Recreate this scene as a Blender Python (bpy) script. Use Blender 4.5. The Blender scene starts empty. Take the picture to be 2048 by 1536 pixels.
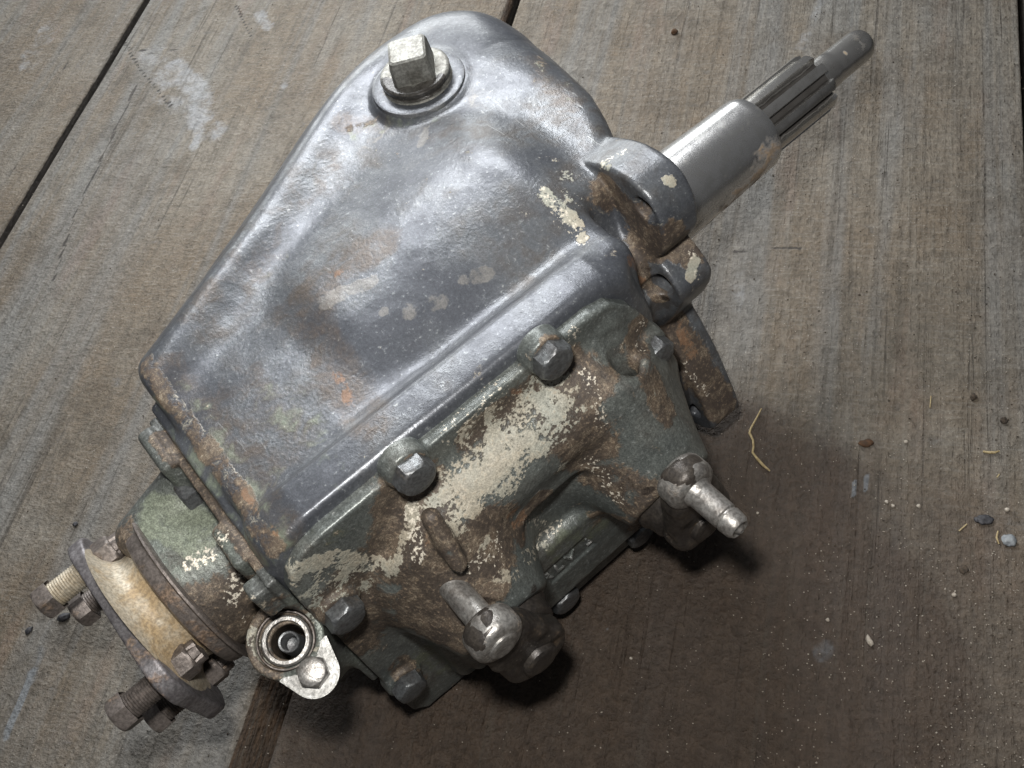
import bpy, bmesh, math, random
import numpy as np
from mathutils import Vector, Matrix, Quaternion
random.seed(7); rng = np.random.default_rng(11)
SC = bpy.context.scene
COL = SC.collection

# ------------------------------------------------------------------ camera
F = 2010.0; W0, H0 = 2048.0, 1536.0
NRM = np.array([-5.946, -14.79, -22.9]); NRM /= np.linalg.norm(NRM)
_y = np.array([0, -1.0, 0]); _y = _y - NRM * (_y @ NRM); _y /= np.linalg.norm(_y)
RW = np.array([np.cross(_y, NRM), _y, NRM])            # world = RW @ image axes (x right, y down, z forward)
CAM = -(RW @ np.array([0, 0, 1.0])) * 0.65
def P(px, py, h=0.0):
    d = RW @ np.array([px - W0 / 2, py - H0 / 2, F]); return CAM + d * ((h - CAM[2]) / d[2])
def Qn(w):
    v = (np.asarray(w, float) - CAM) @ RW
    return np.stack([W0 / 2 + F * v[..., 0] / v[..., 2], H0 / 2 + F * v[..., 1] / v[..., 2]], -1), v[..., 2]
cd = bpy.data.cameras.new("camera"); cam = bpy.data.objects.new("camera", cd); COL.objects.link(cam)
cd.sensor_width = 36.0; cd.lens = F / W0 * 36.0; cd.clip_start = 0.01; cd.clip_end = 50
_r = RW @ np.array([1, 0, 0.]); _u = RW @ np.array([0, -1., 0]); _b = RW @ np.array([0, 0, -1.])
cam.matrix_world = Matrix(((_r[0], _u[0], _b[0], CAM[0]), (_r[1], _u[1], _b[1], CAM[1]), (_r[2], _u[2], _b[2], CAM[2]), (0, 0, 0, 1)))
SC.camera = cam

# ------------------------------------------------------------------ light
wd = bpy.data.worlds.new("World"); SC.world = wd; wd.use_nodes = True
wd.node_tree.nodes["Background"].inputs[0].default_value = (0.66, 0.68, 0.72, 1)
wd.node_tree.nodes["Background"].inputs[1].default_value = 0.055
SC.view_settings.view_transform = 'Standard'; SC.view_settings.look = 'None'
SC.view_settings.exposure = 0.95; SC.view_settings.gamma = 1.0
def area(name, loc, target, size, power, color, sy=None, spread=None):
    l = bpy.data.lights.new(name, 'AREA'); l.size = size; l.energy = power; l.color = color
    if sy: l.shape = 'RECTANGLE'; l.size_y = sy
    o = bpy.data.objects.new(name, l); COL.objects.link(o); o.location = loc
    if spread: l.spread = math.radians(spread)
    o.rotation_euler = (Vector(target) - Vector(loc)).to_track_quat('-Z', 'Y').to_euler(); return o
area("window_light", (-0.20, 0.47, 0.76), (-0.14, 0.20, 0.10), 0.50, 2.0, (0.975, 0.985, 1.0), 0.34, 105)
area("door_light", (-0.52, 1.00, 0.38), (-0.10, 0.10, 0.15), 0.95, 4.2, (0.96, 0.985, 0.985), 0.40)
area("flash_light", tuple(CAM + RW @ np.array([-0.03, -0.07, 0.0])), (0.0, 0.0, 0.1), 0.03, 1.4, (1.0, 0.97, 0.93))

# ------------------------------------------------------------------ helpers
def tag(o, label=None, cat=None, group=None, kind=None):
    for k, v in (("label", label), ("category", cat), ("group", group), ("kind", kind)):
        if v: o[k] = v
    return o
def link(name, me, mat=None, parent=None):
    o = bpy.data.objects.new(name, me); COL.objects.link(o)
    if mat is not None and me is not None and len(me.materials) == 0: me.materials.append(mat)
    if parent is not None: o.parent = parent
    return o
def mesh_np(name, v, f, smooth=True):
    me = bpy.data.meshes.new(name); v = np.asarray(v, np.float32); f = np.asarray(f, np.int32)
    n = f.shape[1]
    me.vertices.add(len(v)); me.vertices.foreach_set("co", v.ravel())
    me.loops.add(f.size); me.loops.foreach_set("vertex_index", f.ravel())
    me.polygons.add(len(f)); me.polygons.foreach_set("loop_start", np.arange(0, f.size, n, dtype=np.int32))
    me.update(calc_edges=True); me.validate()
    if smooth: me.shade_smooth()
    return me
def mesh_py(name, v, f, sharp=35):
    me = bpy.data.meshes.new(name); me.from_pydata([tuple(map(float, p)) for p in v], [], f); me.validate(); me.update()
    if sharp is not None:
        me.shade_smooth(); me.set_sharp_from_angle(angle=math.radians(sharp))
    return me
def vnoise(p, scale, seed=0):
    q = np.asarray(p, np.float64) * scale + 1000 + seed * 17.3
    i = np.floor(q).astype(np.int64); t = q - i; t = t * t * (3 - 2 * t)
    def hsh(a, b, c):
        x = (a * 73856093) ^ (b * 19349663) ^ (c * 83492791) ^ (seed * 2654435)
        x = (x ^ (x >> 13)) * 1274126177 & 0x7fffffff
        return ((x ^ (x >> 16)) & 0xffff) / 65535.0
    r = 0
    for dx in (0, 1):
        for dy in (0, 1):
            for dz in (0, 1):
                w = (t[:, 0] if dx else 1 - t[:, 0]) * (t[:, 1] if dy else 1 - t[:, 1]) * (t[:, 2] if dz else 1 - t[:, 2])
                r = r + w * hsh(i[:, 0] + dx, i[:, 1] + dy, i[:, 2] + dz)
    return r * 2 - 1

# gearbox frame: u along the shafts, s out of the side cover, z up  ->  local (u, -s, z)
UU = np.array([.67884346, .73428302, 0]); SS = np.array([UU[1], -UU[0], 0])
OO = P(560, 1120, .204) - np.array([0, 0, .204])
def wpt(u, s, z): return OO + UU * u + SS * s + np.array([0, 0, z])
def lc(u, s, z): return (u, -s, z)
def toworld(v):  # local verts -> world
    v = np.asarray(v, float); return OO + v[:, :1] * UU - v[:, 1:2] * SS + v[:, 2:] * np.array([0, 0, 1.0])
def plane_s(px, py, s):
    d = RW @ np.array([px - W0 / 2, py - H0 / 2, F]); t = ((OO + SS * s - CAM) @ SS) / (d @ SS); w = CAM + d * t - OO
    return (w @ UU, s, w[2])
def plane_u(px, py, u):
    d = RW @ np.array([px - W0 / 2, py - H0 / 2, F]); t = ((OO + UU * u - CAM) @ UU) / (d @ UU); w = CAM + d * t - OO
    return (u, w @ SS, w[2])
def plane_z(px, py, z):
    w = P(px, py, z) - OO; return (w @ UU, w @ SS, z)

# ------------------------------------------------------------------ materials
class NT:
    def __init__(s, name):
        s.m = bpy.data.materials.new(name); s.m.use_nodes = True; s.t = s.m.node_tree
        s.b = s.t.nodes["Principled BSDF"]; s.L = s.t.links
    def n(s, ty, **kw):
        o = s.t.nodes.new(ty)
        for k, v in kw.items():
            if k.startswith("i_"): o.inputs[k[2:].replace("_", " ")].default_value = v
            else: setattr(o, k, v)
        return o
    def put(s, sock, v):
        if hasattr(v, "is_output"): s.L.new(v, sock)
        elif isinstance(v, (tuple, list)): sock.default_value = tuple(v) + ((1,) if len(v) == 3 and len(sock.default_value) == 4 else ())
        else: sock.default_value = v
    def noise(s, vec, scale, detail=4, rough=.55, dist=0.0):
        o = s.n('ShaderNodeTexNoise'); s.L.new(vec, o.inputs['Vector']); o.inputs['Scale'].default_value = scale
        o.inputs['Detail'].default_value = detail; o.inputs['Roughness'].default_value = rough; o.inputs['Distortion'].default_value = dist
        return o.outputs['Fac']
    def m_(s, op, a, b=0.0, c=None, clamp=False):
        o = s.n('ShaderNodeMath', operation=op, use_clamp=clamp); s.put(o.inputs[0], a); s.put(o.inputs[1], b)
        if c is not None: s.put(o.inputs[2], c)
        return o.outputs[0]
    def ss(s, x, lo, hi, a=0.0, b=1.0):
        o = s.n('ShaderNodeMapRange', interpolation_type='SMOOTHSTEP'); s.put(o.inputs[0], x)
        for k, v in zip((1, 2, 3, 4), (lo, hi, a, b)): s.put(o.inputs[k], v)
        return o.outputs[0]
    def mix(s, f, a, b, mode='MIX'):
        o = s.n('ShaderNodeMix', data_type='RGBA', blend_type=mode); s.put(o.inputs[0], f); s.put(o.inputs[6], a); s.put(o.inputs[7], b); return o.outputs[2]
    def mixf(s, f, a, b):
        o = s.n('ShaderNodeMix', data_type='FLOAT'); s.put(o.inputs[0], f); s.put(o.inputs[2], a); s.put(o.inputs[3], b); return o.outputs[0]
    def attr(s, name):
        return s.n('ShaderNodeAttribute', attribute_name=name).outputs['Fac']
    def vec(s, scale=(1, 1, 1), rnd=True):
        tc = s.n('ShaderNodeTexCoord'); v = tc.outputs['Object']
        if rnd:
            oi = s.n('ShaderNodeObjectInfo'); a = s.n('ShaderNodeVectorMath', operation='SCALE')
            cmb = s.n('ShaderNodeCombineXYZ')
            for k in range(3): s.L.new(oi.outputs['Random'], cmb.inputs[k])
            s.L.new(cmb.outputs[0], a.inputs[0]); a.inputs['Scale'].default_value = 3.0
            ad = s.n('ShaderNodeVectorMath', operation='ADD'); s.L.new(v, ad.inputs[0]); s.L.new(a.outputs[0], ad.inputs[1]); v = ad.outputs[0]
        mp = s.n('ShaderNodeMapping'); s.L.new(v, mp.inputs['Vector']); mp.inputs['Scale'].default_value = scale
        return mp.outputs[0]
    def bump(s, h, strength, dist, prev=None):
        o = s.n('ShaderNodeBump'); s.put(o.inputs['Height'], h); o.inputs['Strength'].default_value = strength; o.inputs['Distance'].default_value = dist
        if prev is not None: s.L.new(prev, o.inputs['Normal'])
        return o.outputs[0]
    def fin(s, color, rough, metal, normal=None, spec=.5):
        s.put(s.b.inputs['Base Color'], color); s.put(s.b.inputs['Roughness'], rough); s.put(s.b.inputs['Metallic'], metal)
        s.b.inputs['Specular IOR Level'].default_value = spec
        if normal is not None: s.L.new(normal, s.b.inputs['Normal'])
        return s.m

def paint_material(name, c1, c2, green, rust_bias=0.0, metal=.36, rough=.34, bumpk=1.0, mcs=1.0):
    k = NT(name); v = k.vec(rnd=False)
    big = k.noise(v, 22, 5, .6, .3); mid = k.noise(v, 95, 6, .62, .4); fine = k.noise(v, 560, 4, .6); grain = k.noise(v, 1500, 2, .5)
    col = k.mix(k.ss(big, .35, .65), c1, c2)
    col = k.mix(k.m_('MULTIPLY', k.ss(mid, .45, .72), .45), col, (c1[0] * .45, c1[1] * .46, c1[2] * .5))
    col = k.mix(k.m_('MULTIPLY', k.ss(fine, .6, .72), .45), col, (.34, .36, .36))
    gri = k.m_('MULTIPLY', k.ss(big, .46, .66), k.ss(mid, .36, .62)); col = k.mix(k.m_('MULTIPLY', gri, .68), col, (.078, .066, .056))
    sc2 = k.noise(k.vec((1, .12, 1), False), 300, 3, .6, .8); col = k.mix(k.m_('MULTIPLY', k.m_('MULTIPLY', k.ss(sc2, .66, .70), k.ss(big, .5, .6)), .6), col, (.36, .37, .37))
    fl = k.m_('MULTIPLY', k.ss(k.m_('ADD', k.attr("film"), k.m_('MULTIPLY', k.m_('SUBTRACT', mid, .5), 1.5)), .15, .85), k.ss(fine, .30, .55, .45, 1.0)); col = k.mix(k.m_('MULTIPLY', fl, .62), col, k.mix(k.ss(mid, .4, .6), (.062, .050, .044), (.095, .072, .055)))
    bare = k.ss(k.m_('ADD', k.attr("bare"), k.m_('ADD', k.m_('MULTIPLY', k.m_('SUBTRACT', mid, .5), 2.6), k.m_('MULTIPLY', k.m_('SUBTRACT', fine, .5), .8))), .40, .72); col = k.mix(k.m_('MULTIPLY', bare, .50), col, k.mix(k.ss(fine, .4, .6), (.28, .265, .24), (.16, .15, .135)))
    gr = k.attr("green"); gm = k.ss(k.m_('ADD', gr, k.m_('MULTIPLY', k.m_('SUBTRACT', mid, .5), 1.6)), .42, .75)
    col = k.mix(k.m_('MULTIPLY', gm, .8), col, green)
    # pale primer patches: sharp flaked edges
    be = k.attr("beige"); bn = k.m_('ADD', k.m_('MULTIPLY', k.m_('SUBTRACT', mid, .5), 2.0), k.m_('MULTIPLY', k.m_('SUBTRACT', fine, .5), 1.1))
    bm = k.m_('MULTIPLY', k.ss(k.m_('ADD', be, bn), .43, .55), k.ss(big, .25, .55, .75, 1.0))
    bcol = k.mix(k.ss(big, .4, .62), (.36, .325, .255), (.30, .305, .26))
    bcol = k.mix(k.m_('MULTIPLY', k.ss(fine, .55, .7), .55), bcol, (.25, .20, .14))
    # rust and baked dirt
    ru = k.m_('ADD', k.attr("rust"), rust_bias); rn = k.m_('ADD', k.m_('MULTIPLY', k.m_('SUBTRACT', mid, .5), 1.7), k.m_('MULTIPLY', k.m_('SUBTRACT', fine, .5), .5))
    rm = k.m_('MULTIPLY', k.ss(k.m_('ADD', ru, rn), .34, .60), .93)
    rcol = k.mix(k.ss(mid, .42, .66), (.062, .046, .035), (.128, .094, .066))
    rcol = k.mix(k.m_('MULTIPLY', k.ss(fine, .56, .7), .6), rcol, (.27, .20, .13))
    og = k.attr("orange"); om = k.ss(k.m_('ADD', og, rn), .5, .7)
    rv = k.m_('ADD', ru, rn); band = k.m_('MULTIPLY', k.ss(rv, .30, .36), k.ss(rv, .43, .37)); scn = k.noise(k.vec((1, 1, 1), False), 210, 5, .7, 1.2)
    scr = k.m_('MULTIPLY', k.ss(k.m_('ABSOLUTE', k.m_('SUBTRACT', scn, .5)), .018, .006), k.ss(mid, .46, .56))
    col = k.mix(rm, col, rcol); col = k.mix(k.m_('MULTIPLY', k.m_('MULTIPLY', band, k.ss(k.attr('rust'), .5, .6)), k.m_('MULTIPLY', k.ss(fine, .44, .54), .75)), col, (.40, .37, .30)); col = k.mix(k.m_('MULTIPLY', scr, k.m_('MULTIPLY', rm, .65)), col, (.36, .31, .23)); col = k.mix(k.m_('MULTIPLY', om, .6), col, (.20, .105, .055)); col = k.mix(bm, col, bcol)
    # bright flecks where paint is chipped
    ch = k.attr("chips"); cm = k.ss(k.m_('ADD', ch, k.m_('MULTIPLY', k.m_('SUBTRACT', fine, .5), 2.6)), .62, .72)
    col = k.mix(cm, col, (.52, .48, .40))
    # wet black grease
    gm2 = k.ss(k.m_('ADD', k.attr("grease"), k.m_('MULTIPLY', k.m_('SUBTRACT', mid, .5), 1.2)), .42, .66)
    col = k.mix(k.m_('MULTIPLY', gm2, .9), col, (.022, .018, .016))
    geo = k.n('ShaderNodeNewGeometry'); edge = k.ss(geo.outputs['Pointiness'], .53, .60)
    ew = k.m_('MULTIPLY', edge, k.ss(mid, .40, .60)); col = k.mix(k.m_('MULTIPLY', ew, .6), col, (.42, .42, .41))
    mc = k.m_('MULTIPLY', k.ss(grain, .30, .70, 1 - .30 * mcs, 1 + .26 * mcs), k.ss(fine, .32, .68, 1 - .26 * mcs, 1 + .22 * mcs)); cc = k.n('ShaderNodeCombineColor')
    for i in range(3): k.L.new(mc, cc.inputs[i])
    col = k.mix(1.0, col, cc.outputs[0], 'MULTIPLY')
    ro = k.mixf(rm, k.m_('ADD', rough, k.m_('MULTIPLY', k.m_('SUBTRACT', mid, .5), .35)), .62); ro = k.mixf(bm, ro, .55); ro = k.mixf(gm2, ro, .22)
    notm = k.m_('SUBTRACT', 1.0, k.m_('MAXIMUM', k.m_('MAXIMUM', rm, bm), k.m_('MAXIMUM', gm2, k.m_('MULTIPLY', gm, .7))), clamp=True)
    me = k.m_('MULTIPLY', notm, metal)
    bmod = k.ss(big, .30, .62, .25, 1.0); nb = k.bump(k.m_('MULTIPLY', fine, bmod), .45 * bumpk, .0008); nb = k.bump(k.m_('MULTIPLY', grain, bmod), .35 * bumpk, .0004, nb); nb = k.bump(mid, .13 * bumpk, .0022, nb)
    nb = k.bump(bm, .5, .0005, nb); nb = k.bump(rm, .35, .0004, nb)
    return k.fin(col, ro, me, nb, .5)
M = {}
M['paint'] = paint_material("grey_casting_paint", (.080, .086, .099), (.126, .135, .145), (.17, .195, .150), -.10, bumpk=.55, mcs=.45)
M['cover'] = paint_material("cover_casting_paint", (.112, .124, .118), (.165, .176, .162), (.128, .142, .100), .12, .30, .38, .9, .8)
M['tail'] = paint_material("tail_casting_paint", (.10, .105, .10), (.16, .18, .155), (.21, .235, .175), .12, .2, .42)

def steel_material(name, c, c2, rough, rust=.0, rustc=(.13, .08, .045), brushed=False, metal=.9, stain=False):
    k = NT(name); v = k.vec(); mid = k.noise(v, 130, 6, .65, .3); fine = k.noise(v, 700, 4, .6); big = k.noise(v, 40, 4)
    col = k.mix(k.ss(mid, .35, .7), c, c2)
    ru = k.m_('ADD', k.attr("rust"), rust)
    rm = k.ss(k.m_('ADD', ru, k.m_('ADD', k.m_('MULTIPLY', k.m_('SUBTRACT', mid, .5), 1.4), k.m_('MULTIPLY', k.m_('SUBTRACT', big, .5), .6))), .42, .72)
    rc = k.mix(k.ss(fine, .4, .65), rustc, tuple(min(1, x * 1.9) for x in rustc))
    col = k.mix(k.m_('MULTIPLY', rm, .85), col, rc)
    og = k.ss(k.m_('ADD', k.attr("orange"), k.m_('ADD', k.m_('MULTIPLY', k.m_('SUBTRACT', mid, .5), 1.5), k.m_('MULTIPLY', k.m_('SUBTRACT', big, .5), 1.0))), .20, .95); col = k.mix(k.m_('MULTIPLY', og, .8), col, (.34, .24, .125))
    gz = k.ss(k.m_('ADD', k.attr("grease"), k.m_('MULTIPLY', k.m_('SUBTRACT', mid, .5), 1.0)), .4, .7); col = k.mix(k.m_('MULTIPLY', gz, .9), col, (.02, .017, .015))
    ch = k.ss(k.m_('ADD', k.attr("chips"), k.m_('MULTIPLY', k.m_('SUBTRACT', fine, .5), 2.2)), .55, .68); col = k.mix(ch, col, (.55, .50, .43))
    mc = k.ss(fine, .32, .68, 1.0 if brushed else .70, 1.0 if brushed else 1.25); cc = k.n('ShaderNodeCombineColor')
    for i in range(3): k.L.new(mc, cc.inputs[i])
    col = k.mix(1.0, col, cc.outputs[0], 'MULTIPLY')
    ro = k.mixf(rm, k.m_('ADD', rough, k.m_('MULTIPLY', k.m_('SUBTRACT', mid, .5), .3)), .65); ro = k.mixf(gz, ro, .25)
    me = k.m_('MULTIPLY', k.m_('SUBTRACT', 1.0, k.m_('MAXIMUM', k.m_('MAXIMUM', rm, og), gz), clamp=True), metal)
    nb = k.bump(fine, .25 if not brushed else .05, .0006); nb = k.bump(mid, .25 if not brushed else .04, .0015, nb); nb = k.bump(rm, .3, .0003, nb)
    return k.fin(col, ro, me, nb)
M['bright'] = steel_material("ground_steel", (.54, .54, .54), (.42, .42, .41), .27, -.06, (.17, .12, .075), True)
M['spline'] = steel_material("spline_steel", (.52, .51, .49), (.38, .37, .35), .24, -.04, (.10, .08, .06), True)
M['lever'] = steel_material("worn_lever_steel", (.40, .39, .37), (.20, .185, .17), .40, .24, (.10, .08, .06), metal=.7)
M['bolt'] = steel_material("bolt_steel", (.17, .18, .185), (.11, .11, .112), .40, .05, (.085, .055, .035), metal=.65)
M['rusty'] = steel_material("rusty_steel", (.19, .165, .15), (.11, .095, .085), .48, .34, (.115, .078, .052), metal=.5)
M['dark'] = steel_material("oily_dark_steel", (.045, .04, .037), (.07, .06, .05), .38, .12, (.06, .04, .025), metal=.4)
M['flange'] = steel_material("companion_flange_steel", (.22, .21, .215), (.12, .11, .115), .48, .10, (.15, .105, .075), metal=.5)
M['hub'] = steel_material("yellow_stained_hub", (.46, .42, .34), (.38, .32, .23), .5, -.15, (.16, .10, .06), metal=.25)
M['zinc'] = steel_material("zinc_clip_plate", (.40, .40, .385), (.24, .235, .22), .45, .08, (.16, .13, .1), metal=.5)
M['black'] = steel_material("oily_bore", (.012, .011, .01), (.02, .018, .016), .3, -.5, metal=.1)
M['brass'] = steel_material("brass_bush", (.40, .30, .13), (.30, .22, .10), .35, -.2, metal=.8)

def wood_material():
    k = NT("weathered_plank"); oi = k.n('ShaderNodeObjectInfo')
    v = k.vec((1, 1, 1)); vg = k.vec((1, .05, 1)); vgs = k.vec((1, .10, 1)); vsaw = k.vec((.10, 1, 1))
    grain = k.noise(vg, 120, 6, .6, .6); gfine = k.noise(vgs, 520, 4, .6, .3); gbig = k.noise(vg, 26, 4, .55, 1.0)
    saw = k.noise(vsaw, 640, 2, .5, .1); cl = k.noise(v, 9, 6, .62, .4); dirt = k.noise(v, 60, 8, .68, .2); pit = k.noise(v, 380, 5, .62); pitb = k.noise(v, 170, 5, .65, .3); spk = k.noise(v, 900, 2, .5)
    col = k.mix(k.ss(cl, .32, .68), (.144, .112, .078), (.186, .164, .132))
    col = k.mix(k.m_('MULTIPLY', k.ss(gbig, .42, .68), .55), col, (.165, .175, .178))
    col = k.mix(k.m_('MULTIPLY', k.ss(grain, .50, .70), .45), col, (.095, .083, .066))
    col = k.mix(k.m_('MULTIPLY', k.ss(gfine, .52, .7), .30), col, (.085, .075, .062))
    col = k.mix(k.m_('MULTIPLY', k.ss(saw, .5, .68), .18), col, (.30, .29, .26))
    col = k.mix(k.m_('MULTIPLY', k.ss(dirt, .55, .70), .55), col, (.088, .074, .056))
    ck = k.noise(k.vec((1, .018, 1)), 210, 4, .6, .5); ckm = k.m_('MULTIPLY', k.ss(ck, .60, .68), k.ss(cl, .40, .55)); col = k.mix(k.m_('MULTIPLY', ckm, .6), col, (.05, .042, .034))
    blot = k.noise(v, 22, 7, .7, .3); col = k.mix(k.m_('MULTIPLY', k.ss(blot, .50, .66), .50), col, (.085, .070, .052))
    red = k.noise(k.vec((1, .2, 1)), 30, 4); col = k.mix(k.m_('MULTIPLY', k.ss(red, .58, .72), .35), col, (.185, .125, .09))
    col = k.mix(k.m_('MULTIPLY', k.ss(spk, .68, .74), .7), col, (.40, .38, .34)); col = k.mix(k.m_('MULTIPLY', k.ss(spk, .24, .30, 1, 0), .7), col, (.035, .03, .026))
    li = k.ss(k.m_('ADD', k.attr("lime"), k.m_('MULTIPLY', k.m_('SUBTRACT', dirt, .5), 2.4)), .20, 1.05); col = k.mix(k.m_('MULTIPLY', li, .75), col, (.31, .32, .33))
    oil_shade = k.ss(k.m_('ADD', k.attr("oil_shade"), k.m_('MULTIPLY', k.m_('SUBTRACT', cl, .5), .9)), .15, .80); col = k.mix(k.m_('MULTIPLY', oil_shade, .84), col, (.050, .032, .021))  # oil staining, with dimmer floor towards bottom and lower right painted in
    br = k.ss(k.m_('ADD', k.attr("brown"), k.m_('MULTIPLY', k.m_('SUBTRACT', grain, .5), .8)), .4, .6); col = k.mix(k.m_('MULTIPLY', br, .9), col, k.mix(k.ss(gfine, .4, .6), (.075, .044, .024), (.045, .03, .02)))
    dk = k.ss(k.m_('ADD', k.attr("crack_gap_shade"), k.m_('MULTIPLY', k.m_('SUBTRACT', dirt, .5), 1.2)), .45, .7); col = k.mix(k.m_('MULTIPLY', dk, .9), col, (.034, .029, .026))  # real cracks, plus painted shade on the gap walls
    bl = k.ss(k.m_('ADD', k.attr("blue"), k.m_('MULTIPLY', k.m_('SUBTRACT', dirt, .5), .6)), .4, .7); col = k.mix(k.m_('MULTIPLY', bl, .6), col, (.20, .225, .25))
    rdg = k.noise(k.vec((1, .03, 1)), 150, 4, .6, .8); col = k.mix(k.m_('MULTIPLY', k.m_('MULTIPLY', k.ss(rdg, .56, .72), k.m_('SUBTRACT', 1.0, oil_shade)), .35), col, (.21, .19, .155)); col = k.mix(k.m_('MULTIPLY', k.ss(rdg, .30, .44, 1, 0), .40), col, (.075, .064, .05))
    mc = k.m_('MULTIPLY', k.ss(pit, .32, .66, .84, 1.10), k.ss(pitb, .34, .66, .84, 1.12)); cc = k.n('ShaderNodeCombineColor')
    for i in range(3): k.L.new(mc, cc.inputs[i])
    col = k.mix(1.0, col, cc.outputs[0], 'MULTIPLY')
    ridge = k.noise(k.vec((1, .03, 1)), 150, 4, .6, .8); nb = k.bump(ridge, .6, .0030); nb = k.bump(grain, .75, .0016, nb); nb = k.bump(gfine, .30, .0006, nb); nb = k.bump(pitb, .9, .0022, nb); nb = k.bump(pit, 1.0, .0020, nb); nb = k.bump(saw, .10, .0004, nb); nb = k.bump(dk, .5, -.0008, nb); nb = k.bump(ckm, .6, -.0010, nb)
    ro = k.mixf(oil_shade, .66, .52)
    return k.fin(col, ro, 0.0, nb, .4)
M['wood'] = wood_material()
def plain(name, c, c2, rough=.8, scale=300, bump=.5):
    k = NT(name); v = k.vec(); n = k.noise(v, scale, 5, .6)
    return k.fin(k.mix(k.ss(n, .35, .65), c, c2), rough, 0.0, k.bump(n, bump, .001))
M['void'] = plain("dark_subfloor", (.012, .011, .012), (.02, .018, .02))
M['clod'] = plain("dark_dirt", (.03, .024, .018), (.075, .055, .038), .9, 500)
M['brownclod'] = plain("brown_dirt", (.09, .045, .02), (.05, .03, .018), .9, 500)
M['stone'] = plain("pale_grit", (.30, .26, .21), (.44, .40, .34), .7, 700)
M['grey'] = plain("grey_chip", (.16, .175, .19), (.25, .27, .28), .6, 400)
M['char'] = plain("charcoal_flake", (.02, .02, .024), (.05, .05, .055), .6, 400)
M['straw'] = plain("dry_straw", (.28, .21, .10), (.42, .34, .19), .55, 500, .3)

# ------------------------------------------------------------------ stains, some with painted-in shade: baked as point attributes round surface points
ATTRS = ("rust", "beige", "green", "orange", "chips", "grease", "lime", "oil_shade", "brown", "crack_gap_shade", "blue")
def sample_points(o, world):
    q, dep = Qn(world); return q, dep
def stain(o, blobs, world=None):
    me = o.data; n = len(me.vertices); co = np.empty(n * 3, np.float32); me.vertices.foreach_get("co", co); co = co.reshape(-1, 3)
    w = toworld(co) if world is None else world
    q, dep = Qn(w); vals = {}
    for kind, rpx, pts, *st in blobs:
        st = st[0] if st else 1.0; c = []
        for (px, py) in pts:
            d2 = (q[:, 0] - px) ** 2 + (q[:, 1] - py) ** 2
            cand = np.nonzero(d2 < 49)[0]
            if len(cand) == 0: cand = np.argsort(d2)[:3]
            c.append(w[cand[np.argmin(dep[cand])]])
        best = np.full(n, 1e9)
        for a, b in (zip(c[:-1], c[1:]) if len(c) > 1 else [(c[0], c[0])]):
            ab = b - a; L2 = ab @ ab
            t = np.clip(((w - a) @ ab) / L2, 0, 1) if L2 > 0 else np.zeros(n)
            best = np.minimum(best, np.linalg.norm(w - a - t[:, None] * ab, axis=1))
        r = rpx / 3800.0
        x = np.clip((1.45 - best / r) / .9, 0, 1); x = x * x * (3 - 2 * x) * st
        vals[kind] = np.maximum(vals.get(kind, np.zeros(n)), x) if st > 0 else np.clip(vals.get(kind, np.zeros(n)) + x, -1, 2)
    for kind, x in vals.items():
        a = me.attributes.get(kind)
        if a: old = np.empty(n, np.float32); a.data.foreach_get('value', old); x = np.maximum(x, old)
        else: a = me.attributes.new(kind, 'FLOAT', 'POINT')
        a.data.foreach_set("value", x.astype(np.float32))

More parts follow.
